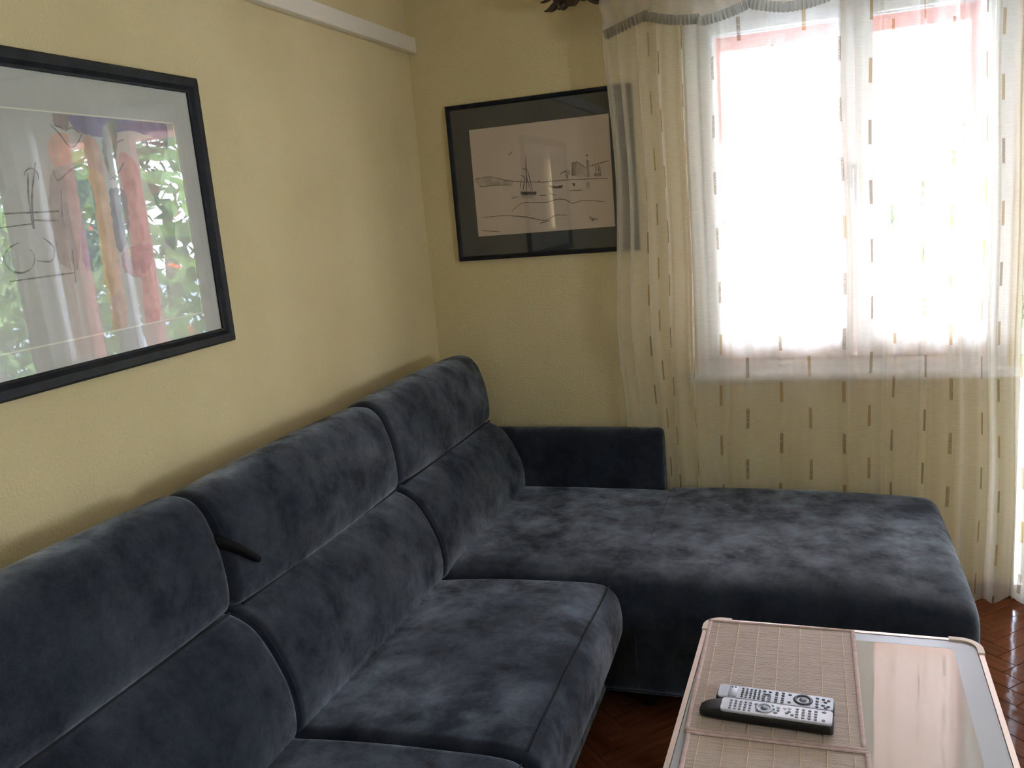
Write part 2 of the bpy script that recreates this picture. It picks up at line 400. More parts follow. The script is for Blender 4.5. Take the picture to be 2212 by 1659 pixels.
for i in range(-80, 80):
    for j in range(-16, 16):
        # herringbone in lattice units of the plank width
        bx = i * PLW + j * PLL * 1.0; by = i * PLW - j * PLL * 1.0
        for kind in (0, 1):
            if kind == 0: c = Vector((bx + PLL / 2, by + PLW / 2, 0)); rz = 0
            else: c = Vector((bx - PLW / 2 + PLL + PLW, by + PLW - PLL / 2 - PLW + PLW, 0)); c = Vector((bx + PLL + PLW / 2, by + PLW - PLL / 2, 0)); rz = pi / 2
            c = R45 @ c; c += Vector((1.0, -2.0, 0))
            if -.2 < c.x < RX + .2 and RY - .2 < c.y < .2:
                if 1.0 < c.x < 3.0 and -1.75 < c.y < .1: near.append((c, rz + ang))
                else:
                    b0 = len(rest_v); rm = Matrix.Rotation(rz + ang, 3, 'Z')
                    for q in ((-1, -1), (1, -1), (1, 1), (-1, 1)):
                        rest_v.append(c + rm @ Vector((q[0] * (PLL - .002) / 2, q[1] * (PLW - .002) / 2, -.0002)))
                        rest_uv.append((q[0] * PLL / 2 + i * .37, q[1] * PLW / 2 + j * .61))
                    rest_f.append((b0, b0 + 1, b0 + 2, b0 + 3))
near.sort(key=lambda c: (c[0] - Vector((2.2, -.9, 0))).length)
for c, a in near[:290]:
    o = bpy.data.objects.new('plank', pm); COL.objects.link(o); o.parent = floor
    o.location = c + Vector((0, 0, random.uniform(-.0004, .0004))); o.rotation_euler = (random.uniform(-.002, .002), random.uniform(-.001, .001), a)
for c, a in near[290:]:
    b0 = len(rest_v); rm = Matrix.Rotation(a, 3, 'Z')
    for q in ((-1, -1), (1, -1), (1, 1), (-1, 1)):
        rest_v.append(c + rm @ Vector((q[0] * (PLL - .002) / 2, q[1] * (PLW - .002) / 2, -.0002))); rest_uv.append((q[0] * PLL / 2, q[1] * PLW / 2))
    rest_f.append((b0, b0 + 1, b0 + 2, b0 + 3))
me = mesh('parquet_field', rest_v, rest_f); uvl = me.uv_layers.new(name='UVMap')
for lp in me.loops: uvl.data[lp.index].uv = rest_uv[lp.vertex_index]
tag(link('parquet_field', me, 'parquet', floor), None, None, None, 'stuff')

for nm, a, b in (('baseboard_back', (0, -.014, 0), (2.27, 0, .065)), ('baseboard_left', (0, RY, 0), (.014, -.014, .065))):
    tag(boxes(nm, [(a, b)], 'baseboard', None, .003), None, None, None, 'structure')
tag(boxes('trim_1', [((0, RY + .002, 2.274), (.040, -.002, 2.333))], 'beam', None, .003), None, None, None, 'structure')

# window_1 --------------------------------------------------------------
win = struct_empty('window_1', (1.68, 0, .9))
def ring(x0, x1, za, zb, wdt, y0, y1, wb=None, wt=None):
    wb = wdt if wb is None else wb; wt = wdt if wt is None else wt
    return [((x0, y0, za), (x0 + wdt, y1, zb)), ((x1 - wdt, y0, za), (x1, y1, zb)), ((x0 + wdt, y0, za), (x1 - wdt, y1, za + wb)), ((x0 + wdt, y0, zb - wt), (x1 - wdt, y1, zb))]
boxes('window_frame', ring(1.13, 2.235, .90, 2.26, .052, -.008, .07), 'white', win, .004)
for a, b in ((1.184, 1.724), (1.727, 2.185)):
    s = boxes('sash', ring(a, b, .954, 2.212, .052, -.018, .045, .078, .040), 'white', win, .005)
    boxes('glazing_bead', ring(a + .050, b - .050, 1.030, 2.174, .009, -.004, .004), 'white', s, .002)
    boxes('pane', [((a + .05, .018, 1.03), (b - .05, .022, 2.174))], 'pane', s)
h = boxes('handle', [((1.712, -.032, 1.585), (1.738, -.018, 1.665))], 'chrome', win, .004)
tube('lever', [(1.725, -.03, 1.645), (1.725, -.055, 1.645), (1.725, -.06, 1.62), (1.725, -.058, 1.53)], .009, 'chrome', h)
boxes('window_sill', [((1.10, -.035, .868), (2.262, .01, .902))], 'white', win, .006)
tag(boxes('exterior_frame', ring(1.13, 2.235, .93, 2.25, .115, .16, .24, .02, .115) + [((1.69, .16, .95), (1.77, .24, 2.2))], 'red', win, .004), 'red-painted outer window frame')
# balcony door ----------------------------------------------------------
dr = struct_empty('door_1', (2.7, 0, 0))
boxes('door_frame', ring(2.305, 3.13, .02, 2.20, .05, .02, .10), 'white', dr, .004)
boxes('door_leaf', ring(2.356, 3.079, .072, 2.149, .07, .03, .085, .12, .07), 'white', dr, .005)
boxes('pane', [((2.42, .05, .18), (3.01, .056, 2.09))], 'pane', dr)
boxes('threshold', [((2.278, .0, .0), (3.13, .24, .055))], 'white', dr, .003)

# ================================================================== SOFA
sofa = thing('corner_sofa', 'dark blue-grey suede corner sofa with headrests and long chaise by the wall', 'sofa', (.9, -1.5, 0))
base_boxes = [((.05, -2.80, .075), (.93, -1.03, .285)), ((.05, -1.03, .075), (1.90, -.19, .13))]
boxes('base', base_boxes, 'suede', sofa, .01)
for x, y in ((.14, -2.72), (.86, -2.72), (.14, -1.93), (.86, -1.93), (.86, -1.10), (.14, -.12), (1.84, -.95), (1.84, -.26), (1.05, -.95), (.92, -.10)):
    v = []; f = []
    for k in range(10):
        a = 2 * pi * k / 10
        v += [(x + .022 * cos(a), y + .022 * sin(a), 0), (x + .030 * cos(a), y + .030 * sin(a), .08)]
    for k in range(10): q = (k + 1) % 10; f.append((2 * k, 2 * q, 2 * q + 1, 2 * k + 1))
    f += [tuple(2 * k for k in range(10))[::-1], tuple(2 * k + 1 for k in range(10))]
    obj('foot', v, f, 'leg', sofa, True)

HR = [(.262, .754), (.287, .762), (.296, .785), (.298, .825), (.289, .907), (.272, .963), (.256, .999), (.226, 1.028), (.188, 1.036), (.14, 1.028), (.09, .99), (.055, .90), (.045, .80), (.055, .765), (.16, .7545)]
BC = [(.250, .750), (.288, .7475), (.320, .733), (.347, .714), (.375, .675), (.397, .632), (.416, .585), (.426, .535), (.424, .47), (.405, .435), (.30, .425), (.06, .425), (.045, .50), (.045, .70), (.065, .748)]
SCP = [(.36, .44), (.44, .452), (.52, .460), (.65, .468), (.80, .472), (.91, .473), (.958, .467), (.985, .450), (1.001, .425), (1.009, .385), (1.010, .34), (1.003, .305), (.985, .285), (.90, .282), (.40, .282), (.355, .30), (.35, .40)]
mods = [(-1.062, -.185), (-1.932, -1.062), (-2.802, -1.932)]
G = .0035
for i, (a, b) in enumerate(mods):
    a += G; b -= G
    loft('back_cushion', BC, a, b, .022, .022, 'y', 'suede', sofa, 80, .006, pipe=[(a + .007, .022), (b - .007, .022)])
    hx = [(0.0, 0), (.004, -.004), (0.0, 0.0)][i]
    hp = [(x + hx[0], z + hx[1]) for x, z in HR] if isinstance(hx, tuple) else HR
    loft('headrest', hp, a, b, .028, .028, 'y', 'suede', sofa, 80, .008, pipe=[(a + .009, .028), (b - .009, .028)])
    tube('seam_and_gap_shade', [(.2935, a + .022 + (b - a - .044) * k / 12, .7555) for k in range(13)], .0034, 'stitch_and_gap_shade', sofa, 6)  # dark line drawn in for the shadow gap under the headrest
for i, (a, b) in enumerate(mods[1:]):
    a += G; b -= G
    sc_ = loft('seat_cushion', SCP, a, b, .030, .030, 'y', 'suede', sofa, 110, .007)
    tube('seam_and_gap_shade', [(.9755, a + .02 + (b - a - .04) * k / 20, .4640 + .006 * sin(pi * k / 20)) for k in range(21)], .0022, 'stitch_and_gap_shade', sc_, 6)
# long chaise: corner seat plus ottoman half
CP = [(-1.045, .10), (-1.05, .20), (-1.054, .33), (-1.052, .385), (-1.042, .420), (-1.018, .448), (-.97, .464), (-.88, .472), (-.72, .476), (-.5, .477), (-.34, .476), (-.25, .473), (-.20, .467), (-.172, .445), (-.165, .38), (-.165, .12), (-.19, .085), (-.60, .082), (-1.0, .082)]
CP2 = [(y if y < -.3 else y + .035, z) for y, z in CP]
loft('corner_seat', CP, .33, 1.0370, .01, .0012, 'x', 'suede', sofa, 120, .003)
loft('chaise_seat', CP2, 1.0374, 1.995, .0012, .055, 'x', 'suede', sofa, 120, .005, sag=lambda t, a, b: -.018 * max(0, (t - 1.3) / .7) ** 2 * (b > .3))
# armrest on the window-wall side and the one at the near end
AR = [(-.078, .09), (-.076, .40), (-.078, .66), (-.086, .688), (-.098, .698), (-.115, .700), (-.135, .696), (-.150, .682), (-.159, .655), (-.162, .40), (-.161, .09), (-.12, .085)]
loft('armrest', AR, .06, 1.0, .02, .022, 'x', 'suede', sofa, 90, .003, pipe=[(.992, .022)])
AR2 = [(y - 2.805 + .03, z - .0) for y, z in AR]
loft('armrest', AR2, .06, 1.0, .02, .022, 'x', 'suede', sofa, 90, .003)
# black pull strap poking out beside the middle headrest
sp = catmull([(.232, -1.968, .938), (.274, -1.936, .922), (.303, -1.905, .893), (.308, -1.872, .864), (.310, -1.847, .843)], 20, False)
tube('pull_strap', sp, [.021 - .011 * k / (len(sp) - 1) for k in range(len(sp))], 'black', sofa, 10, False, .8)

# ================================================================== PICTURES
def ribbon(pts, w, put):
    """thin flat stroke; returns verts, faces with local index base 0"""
    P = [Vector((*p, 0)) for p in pts]
    if len(P) > 2: P = [Vector((p.x, p.y, 0)) for p in catmull([(p.x, p.y) for p in P], len(P) * 6, False)]
    v = []; f = []
    for i, p in enumerate(P):
        t = (P[min(i + 1, len(P) - 1)] - P[max(i - 1, 0)]).normalized(); nn = Vector((-t.y, t.x, 0))
        ww = w * (.55 + .45 * sin(pi * (i + .6) / (len(P) + .2))) * random.uniform(.7, 1.15)
        v += [put(p + nn * ww / 2), put(p - nn * ww / 2)]
    for i in range(len(P) - 1): f.append((2 * i, 2 * i + 1, 2 * i + 3, 2 * i + 2))
    return v, f
def strokes(name, lines, w, put, m, parent):
    V = []; F = []
    for ln in lines:
        v, f = ribbon(ln, w, put); b = len(V); V += v; F += [tuple(k + b for k in q) for q in f]
    return tag(obj(name, V, F, m, parent), None, None, None, 'stuff')
ART1_FILL = [('violet',[(-1.877,1.899),(-1.564,1.905),(-1.576,1.835),(-1.619,1.861),(-1.687,1.871),(-1.747,1.865),(-1.806,1.852),(-1.873,1.875)]),('umber',[(-1.92,1.899),(-1.879,1.899),(-1.887,1.867),(-1.923,1.872)]),('peach',[(-1.934,1.85),(-1.889,1.857),(-1.887,1.814),(-1.831,1.86),(-1.809,1.836),(-1.805,1.766),(-1.801,1.694),(-1.798,1.589),(-1.815,1.408),(-1.855,1.404),(-1.852,1.51),(-1.849,1.695),(-1.851,1.775),(-1.892,1.794),(-1.944,1.784),(-1.955,1.812)]),('orange',[(-1.849,1.78),(-1.817,1.776),(-1.804,1.621),(-1.815,1.5),(-1.855,1.494),(-1.853,1.624)]),('pink',[(-1.74,1.819),(-1.701,1.809),(-1.688,1.669),(-1.685,1.581),(-1.704,1.403),(-1.745,1.398),(-1.742,1.508),(-1.754,1.618),(-1.751,1.756)]),('blue',[(-1.896,1.775),(-1.855,1.755),(-1.852,1.654),(-1.869,1.553),(-1.907,1.561),(-1.902,1.667)]),('green',[(-1.779,1.878),(-1.74,1.896),(-1.751,1.818),(-1.773,1.756),(-1.794,1.786)]),('plum',[(-1.678,1.842),(-1.579,1.857),(-1.599,1.79),(-1.646,1.712),(-1.673,1.767)]),('green',[(-1.88,1.706),(-1.853,1.695),(-1.858,1.66),(-1.892,1.669)]),('slate',[(-1.792,1.735),(-1.75,1.73),(-1.761,1.618),(-1.798,1.589),(-1.801,1.694)]),('rose',[(-1.783,1.588),(-1.689,1.598),(-1.691,1.559),(-1.754,1.521),(-1.793,1.546)]),('slate',[(-1.644,1.723),(-1.597,1.711),(-1.603,1.581),(-1.638,1.611)]),('grey',[(-1.952,1.774),(-1.895,1.78),(-1.934,1.559),(-1.979,1.582)])]
ART1_INK = [[(-2.027,1.764),(-2.022,1.773),(-2.004,1.779),(-1.992,1.769),(-1.992,1.755)],[(-2.017,1.769),(-2.026,1.718),(-2.03,1.653)],[(-1.992,1.792),(-2.018,1.718),(-2.027,1.653)],[(-2.096,1.687),(-1.954,1.688)],[(-2.096,1.687),(-2.1,1.667)],[(-2.023,1.671),(-1.959,1.668)],[(-2.114,1.659),(-2.03,1.664)],[(-2.073,1.627),(-2.102,1.615),(-2.115,1.598),(-2.107,1.575),(-2.081,1.565),(-2.051,1.574),(-2.04,1.597),(-2.048,1.612)],[(-2.009,1.633),(-1.987,1.612),(-1.996,1.584),(-2.037,1.587)],[(-2.112,1.55),(-2.051,1.551),(-1.942,1.552)],[(-1.948,1.779),(-1.944,1.755),(-1.895,1.78),(-1.854,1.79),(-1.852,1.77),(-1.867,1.763)],[(-1.937,1.736),(-1.947,1.678),(-1.944,1.624)],[(-1.935,1.874),(-1.915,1.856),(-1.89,1.828),(-1.87,1.834),(-1.846,1.864)],[(-1.895,1.862),(-1.874,1.87),(-1.857,1.859)],[(-1.936,1.604),(-1.944,1.53)],[(-1.787,1.756),(-1.753,1.777),(-1.734,1.798)],[(-1.763,1.828),(-1.745,1.844),(-1.721,1.851)]]
ART2_FILL = [('dark',[(0.442,1.677),(0.513,1.671),(0.509,1.658),(0.446,1.662)]),('light',[(0.251,1.747),(0.275,1.748),(0.314,1.748),(0.351,1.738),(0.377,1.733),(0.398,1.725),(0.419,1.717),(0.396,1.707),(0.266,1.712),(0.252,1.732)]),('dark',[(0.565,1.692),(0.598,1.684),(0.626,1.688),(0.62,1.675),(0.579,1.678)]),('mid',[(0.668,1.772),(0.689,1.774),(0.685,1.718),(0.663,1.72)]),('light',[(0.689,1.772),(0.727,1.745),(0.725,1.712),(0.684,1.713)]),('mid',[(0.728,1.776),(0.739,1.775),(0.737,1.708),(0.727,1.709)]),('dark',[(0.729,1.797),(0.736,1.796),(0.736,1.789),(0.729,1.79)]),('mid',[(0.756,1.723),(0.786,1.72),(0.786,1.707),(0.756,1.709)]),('dark',[(0.663,1.691),(0.677,1.69),(0.673,1.676),(0.668,1.681)]),('light',[(0.722,1.69),(0.737,1.69),(0.734,1.663),(0.722,1.664)]),('dark',[(0.522,1.707),(0.526,1.72),(0.529,1.707)]),('dark',[(0.572,1.708),(0.576,1.718),(0.578,1.707)]),('light',[(0.441,1.663),(0.504,1.657),(0.492,1.642),(0.445,1.651)]),('mid',[(0.64,1.729),(0.65,1.729),(0.648,1.711),(0.641,1.711)])]
ART2_INK = [[(0.403,1.827),(0.41,1.829),(0.422,1.841)],[(0.478,1.819),(0.475,1.752),(0.469,1.676)],[(0.459,1.77),(0.481,1.758)],[(0.449,1.742),(0.463,1.734),(0.454,1.68)],[(0.481,1.758),(0.488,1.721),(0.495,1.676)],[(0.475,1.727),(0.487,1.677)],[(0.451,1.724),(0.443,1.69)],[(0.25,1.745),(0.275,1.748),(0.314,1.748),(0.351,1.738),(0.398,1.725),(0.534,1.707),(0.638,1.706),(0.811,1.697)],[(0.266,1.712),(0.354,1.711),(0.412,1.706)],[(0.614,1.729),(0.635,1.739),(0.657,1.727)],[(0.63,1.737),(0.648,1.743),(0.66,1.734)],[(0.689,1.774),(0.727,1.745)],[(0.673,1.774),(0.668,1.719)],[(0.74,1.75),(0.783,1.758),(0.821,1.765)],[(0.765,1.751),(0.766,1.724)],[(0.775,1.75),(0.776,1.724)],[(0.782,1.749),(0.782,1.721)],[(0.398,1.6),(0.443,1.629),(0.496,1.628),(0.549,1.625),(0.601,1.633),(0.632,1.628),(0.657,1.613),(0.675,1.614),(0.703,1.619),(0.793,1.607)],[(0.265,1.585),(0.364,1.585),(0.46,1.572),(0.543,1.553),(0.586,1.57),(0.635,1.566)],[(0.525,1.654),(0.553,1.652)],[(0.65,1.663),(0.706,1.66)],[(0.402,1.654),(0.435,1.657)],[(0.567,1.658),(0.592,1.651)],[(0.516,1.543),(0.561,1.55)],[(0.26,1.532),(0.336,1.521)],[(0.724,1.55),(0.738,1.551)],[(0.73,1.55),(0.732,1.539)],[(0.741,1.543),(0.737,1.545),(0.736,1.54),(0.74,1.54),(0.741,1.544),(0.739,1.534),(0.734,1.535)],[(0.744,1.541),(0.749,1.543),(0.746,1.545),(0.743,1.54),(0.748,1.538)],[(0.761,1.543),(0.757,1.543),(0.756,1.538),(0.762,1.538)]]


# large picture on the left wall (plane x = 0)
pic1 = thing('framed_picture', 'large black-framed watercolour under glass on the left wall above the sofa', 'picture', (0.0, -1.905, 1.315))
Y0, Y1, Z0, Z1 = -2.385, -1.428, 1.312, 2.022
fw = .040
def frame_bars(plane, a0, a1, z0_, z1_, w_, depth, m, parent, off=.0):
    # mitred moulding, four bars
    for (p, q, nrm) in (((a0, z0_), (a1, z0_), (0, 1)), ((a1, z0_), (a1, z1_), (-1, 0)), ((a1, z1_), (a0, z1_), (0, -1)), ((a0, z1_), (a0, z0_), (1, 0))):
        dx = 1 if q[0] > p[0] else (-1 if q[0] < p[0] else 0); dz = 1 if q[1] > p[1] else (-1 if q[1] < p[1] else 0)
        prof = [(0, 0), (0, depth * .75), (.15, depth), (.6, depth * .92), (.85, depth * .62), (1, depth * .55), (1, 0)]
        v = []
        for (e, sg) in ((p, 1), (q, -1)):
            for k, d in prof:
                w2 = k * w_; a = e[0] + nrm[0] * w2 + sg * dx * w2; z = e[1] + nrm[1] * w2 + sg * dz * w2
                v.append((off + d, a, z) if plane == 'x' else (a, -(off + d), z))
        n = len(prof); f = [(i, (i + 1) % n, n + (i + 1) % n, n + i) for i in range(n)] + [tuple(range(n))[::-1], tuple(range(n, 2 * n))]
        me = mesh('frame_bar', v, f); bm = bmesh.new(); bm.from_mesh(me); bmesh.ops.recalc_face_normals(bm, faces=bm.faces); bm.to_mesh(me); bm.free()
        link('frame_bar', me, m, parent)
frame_bars('x', Y0, Y1, Z0, Z1, fw, .026, 'black_frame', pic1)
boxes('backing', [((.001, Y0 + .01, Z0 + .01), (.007, Y1 - .01, Z1 - .01))], 'paper_white', pic1)
AY0, AY1, AZ0, AZ1 = -2.275, -1.536, 1.405, 1.902
mt = boxes('mount', [((.007, Y0 + .03, AZ1), (.0095, Y1 - .03, Z1 - .03)), ((.007, Y0 + .03, Z0 + .03), (.0095, Y1 - .03, AZ0)),
                     ((.007, Y0 + .03, AZ0), (.0095, AY0, AZ1)), ((.007, AY1, AZ0), (.0095, Y1 - .03, AZ1))], 'paper_white', pic1)
boxes('mount_bevel', [((.007, AY0, AZ1 - .003), (.0093, AY1, AZ1)), ((.007, AY0, AZ0), (.0093, AY1, AZ0 + .003)), ((.007, AY1 - .003, AZ0), (.0093, AY1, AZ1)), ((.007, AY0, AZ0), (.0093, AY0 + .003, AZ1))], 'bevel', mt)
art = boxes('artwork', [((.007, AY0 + .003, AZ0 + .003), (.0076, AY1 - .003, AZ1 - .003))], 'paper_white', pic1)
for k, (c, poly) in enumerate(ART1_FILL):
    P = catmull(poly, 60); P = [(p.x + .0022 * sin(.9 * i + 3 * sin(.37 * i)), p.y + .0022 * cos(.7 * i + 2 * sin(.5 * i))) for i, p in enumerate(P)]
    P = [(min(max(a, AY0 + .004), AY1 - .004), min(max(z, AZ0 + .004), AZ1 - .004)) for a, z in P]
    obj('wash', [(.0077 + .00004 * k, a, z) for a, z in P], [tuple(range(len(P)))], 'w_' + c, art)
strokes('ink_lines', ART1_INK, .0042, lambda p: (.0084, min(p.x, AY1 - .004), p.y), 'ink1', art)
boxes('glass', [((.0115, Y0 + .030, Z0 + .030), (.0130, Y1 - .030, Z1 - .030))], 'glass', pic1)

# smaller picture on the window wall (plane y = 0)
pic2 = thing('framed_picture', 'black-framed harbour sketch with dark mount, partly behind the curtain', 'picture', (.535, 0, 1.408))
X0, X1, Z0, Z1 = .146, .925, 1.408, 2.046
frame_bars('y', X0, X1, Z0, Z1, .020, .020, 'black_frame', pic2)
boxes('backing', [((X0 + .005, -.006, Z0 + .005), (X1 - .005, -.001, Z1 - .005))], 'paper', pic2)
BX0, BX1, BZ0, BZ1 = .241, .830, 1.507, 1.943
boxes('mount', [((X0 + .015, -.009, BZ1), (X1 - .015, -.0065, Z1 - .015)), ((X0 + .015, -.009, Z0 + .015), (X1 - .015, -.0065, BZ0)),
                ((X0 + .015, -.009, BZ0), (BX0, -.0065, BZ1)), ((BX1, -.009, BZ0), (X1 - .015, -.0065, BZ1))], 'darkmat', pic2)
art = boxes('artwork', [((BX0, -.0072, BZ0), (BX1, -.0062, BZ1))], 'paper', pic2)
for k, (c, poly) in enumerate(ART2_FILL):
    obj('wash', [(a, -.0073 - .00003 * k, z) for a, z in poly], [tuple(range(len(poly)))], 'p_' + c, art)
strokes('ink_lines', ART2_INK, .0038, lambda p: (min(p.x, BX1), -.0079, p.y), 'ink2', art)
boxes('glass', [((X0 + .015, -.0120, Z0 + .015), (X1 - .015, -.0105, Z1 - .015))], 'glass', pic2)

# ================================================================== CURTAIN, VALANCE, ROD
def fold_params(x):
    # gathering wavelength, sideways swing, depth, along the rail
    def bump(c, w): return math.exp(-((x - c) / w) ** 2)
    g = min(1, bump(.86, .14) + .55 * bump(1.08, .10) + .45 * bump(1.76, .10) + .5 * bump(2.20, .07) + .3 * bump(2.8, .2))
    lam = .155 - .095 * g
    return lam, .010 + .006 * g, .020 + .014 * g
def curtain(name, x0, x1, ztop, zbot, ybase, m, seed, rows=34):
    rnd = random.Random(seed); cols = []; x = x0; ph = 0; u = 0; last = None; dx = .0035
    while x < x1:
        lam, B, A = fold_params(x); ph += 2 * pi / lam * dx * (1 + .35 * sin(5.3 * x + seed))
        px = x + B * sin(ph + .6); py = A * sin(ph) + .006 * sin(2.7 * ph + 1) + .004 * sin(5.1 * ph)
        if last: u += math.hypot(px - last[0], py - last[1])
        last = (px, py); cols.append((x, ph, u, A, B)); x += dx
    V = []; UV = []; F = []; nc = len(cols)
    for j in range(rows + 1):
        s = j / rows; z = ztop + (zbot - ztop) * s
        for (x, ph, u, A, B) in cols:
            a = A * (.75 + .35 * s) ; b = B * (1.15 - .35 * s)
            sway = .012 * sin(1.9 * z + 3.1 * x) * s + .004 * sin(6 * z + 11 * x)
            px = x + b * sin(ph + .6 + .25 * sin(2.2 * z + x * 2)) + sway
            low = min(1, max(0, (1.15 - z) / .4)); low = low * low * (3 - 2 * low)
            lf = min(1, max(0, (1.16 - x) / .12)); md = min(1, max(0, (2.06 - x) / .08))
            yb = ybase + low * (.058 * lf + .022 * md * (1 - lf)); a *= 1 - low * (.62 * lf + .25 * md * (1 - lf))
            py = yb + a * sin(ph + .2 * sin(1.7 * z)) + (.006 * sin(2.7 * ph + 1 + z) + .004 * sin(5.1 * ph + 2 * z) * s) * (1 - .7 * low)
            edge = max(0, 1 - (x - x0) / .12)
            px += edge * (-.035 * max(0, sin(pi * (z / 2.4))) ** 1 * 0 + .012 * sin(5 * z) - .03 * s)
            zz = z + (.006 * sin(ph * .5 + 1) + .008 * sin(9 * x) if j == rows else 0)
            V.append((px, py, zz)); UV.append((u, z))
    for j in range(rows):
        for i in range(nc - 1): F.append((j * nc + i, j * nc + i + 1, (j + 1) * nc + i + 1, (j + 1) * nc + i))
    me = mesh(name, V, F, True); uvl = me.uv_layers.new(name='UVMap')
    li = np.empty(len(me.loops), dtype=np.int32); me.loops.foreach_get('vertex_index', li)
    uvl.data.foreach_set('uv', np.array(UV, dtype=np.float32)[li].ravel())
    return link(name, me, m)
cu = curtain('sheer_curtain', .855, 3.32, 2.385, .030, -.105, 'sheer', 3)
tag(cu, 'long cream sheer curtain with woven dashes hanging in front of the window', 'curtain')

# valance: swagged band across the top with a gathered lace edge
def swag_z(x):
    # lower edge of the swag, scallops about 0.36 m wide
    s = ((x - 1.02) / .36) % 1.0
    base = 2.252 if x > 1.21 else 2.262
    if x < 1.0: return 2.205 + .05 * (x - .84) / .16
    return base - .040 * sin(pi * s) ** .8 + max(0, (x - 1.5)) * .09
val = thing('curtain_valance', 'scalloped valance with gathered lace edge across the top of the curtain', 'curtain valance', (2.0, -.19, 2.2))
V = []; F = []; UV = []; NX = 700; RW = 10
for j in range(RW + 1):
    for i in range(NX + 1):
        x = .862 + (3.32 - .862) * i / NX; zb = swag_z(x); s = j / RW; z = 2.40 + (zb - 2.40) * s
        y = -.165 - .010 * sin(2 * pi * x / .085 + 2 * sin(3 * x)) * (1 - .4 * s) - .015 * sin(pi * s) + .004 * sin(70 * x + 6 * z)
        V.append((x + .006 * sin(60 * z + 20 * x), y, z)); UV.append((x * 1.5, z))
for j in range(RW):
    for i in range(NX): a = j * (NX + 1) + i; F.append((a, a + 1, a + NX + 2, a + NX + 1))
me = mesh('valance_cloth', V, F, True); uvl = me.uv_layers.new(name='UVMap')
li = np.empty(len(me.loops), dtype=np.int32); me.loops.foreach_get('vertex_index', li)
uvl.data.foreach_set('uv', np.array(UV, dtype=np.float32)[li].ravel())
link('valance_cloth', me, 'valance', val)
V = []; F = []; UV = []; NX = 1500; RW = 4
for j in range(RW + 1):
    for i in range(NX + 1):
        x = .862 + (3.32 - .862) * i / NX; zb = swag_z(x); s = j / RW
        sl = (swag_z(x + .01) - swag_z(x - .01)) / .02
        d = .034 * s
        y = -.172 - .010 * s * sin(2 * pi * x / .0135) - .004
        V.append((x + sl * d * .7, y, zb + .006 - d)); UV.append((x * 2, z))
for j in range(RW):
    for i in range(NX): a = j * (NX + 1) + i; F.append((a, a + 1, a + NX + 2, a + NX + 1))
me = mesh('lace_edge', V, F, True); uvl = me.uv_layers.new(name='UVMap')
li = np.empty(len(me.loops), dtype=np.int32); me.loops.foreach_get('vertex_index', li)
uvl.data.foreach_set('uv', np.array(UV, dtype=np.float32)[li].ravel())
tag(link('lace_edge', me, 'lace', val), 'greyish gathered lace edging')

rod = thing('curtain_rod', 'curtain rod with dark carved leaf finial above the harbour sketch', 'curtain rod', (2.0, -.15, 2.40))
tube('pole', [(.86, -.155, 2.405), (3.36, -.155, 2.405)], .014, 'rodwood', rod, 14)
for x in (.95, 3.2):
    boxes('bracket', [((x - .012, -.155, 2.385), (x + .012, -.0, 2.40)), ((x - .02, -.008, 2.36), (x + .02, 0, 2.44))], 'bronze', rod, .002)
# finial: lobed bulb with curling leaves
V = []; F = []; NA, NL = 40, 26
for j in range(NL + 1):
    s = j / NL; x = .665 + .19 * s
    r = .012 + .048 * (abs(sin(pi * s ** .8)) ** .7) * (1 - .25 * s) * (1 + .30 * abs(sin(3.5 * pi * s)))
    for k in range(NA):
        a = 2 * pi * k / NA; rr = r * (1 + .18 * abs(sin(3.5 * a + 4 * s)))
        V.append((x, -.155 + rr * cos(a), 2.398 + rr * sin(a)))
for j in range(NL):
    for k in range(NA): F.append((j * NA + k, j * NA + (k + 1) % NA, (j + 1) * NA + (k + 1) % NA, (j + 1) * NA + k))
F += [tuple(range(NA)), tuple(range(NL * NA, NL * NA + NA))[::-1]]
fin = obj('finial', V, F, 'bronze', rod, True)
for xs, dr_, ln in ((.70, -1, .055), (.735, -1, .04), (.80, 1, .055), (.835, 1, .050)):
    for a in (radians(-100), radians(-60), radians(-135), radians(60), radians(110)):
        pts = []; rad = []
        for k in range(7):
            t = k / 6; rr = .042 + .040 * sin(pi * .55 * t) 
            pts.append((xs + dr_ * ln * t, -.155 + rr * cos(a), 2.398 + rr * sin(a))); rad.append(.013 * sin(pi * (.15 + .8 * t)) + .002)
        tube('leaf', pts, rad, 'bronze', fin, 6, flat=.5)

# ================================================================== TABLE
TZ = .50
TW, TL = .648, 1.20
table = thing('coffee_table', 'low coffee table with white glass top and beige metal rim in front of the chaise', 'table', (1.614, -1.318, 0), radians(-1.3))
def rrect(x0, x1, y0, y1, r, n=8):
    out = []
    for cx, cy, a0 in ((x1 - r, y1 - r, 0), (x0 + r, y1 - r, 90), (x0 + r, y0 + r, 180), (x1 - r, y0 + r, 270)):
        for k in range(n + 1): a = radians(a0 + 90 * k / n); out.append((cx + r * cos(a), cy + r * sin(a)))
    return out
def ringsolid(name, A_, B_, z0_, z1_, m, parent, bev=0):
    n = len(A_); v = [(x, y, z0_) for x, y in A_] + [(x, y, z1_) for x, y in A_] + [(x, y, z0_) for x, y in B_] + [(x, y, z1_) for x, y in B_]; f = []
    for i in range(n):
        j = (i + 1) % n
        f += [(i, j, n + j, n + i), (n + i, n + j, 3 * n + j, 3 * n + i), (2 * n + j, 2 * n + i, 3 * n + i, 3 * n + j), (j, i, 2 * n + i, 2 * n + j)]
    return obj(name, v, f, m, parent, False, True)
hw = TW / 2
O = rrect(-hw, hw, -TL, 0, .045); I1 = rrect(-hw + .011, hw - .011, -TL + .011, -.011, .036); I2 = rrect(-hw + .062, hw - .062, -TL + .050, -.050, .015)
ringsolid('rim', O, I1, TZ - .035, TZ, 'rim', table)
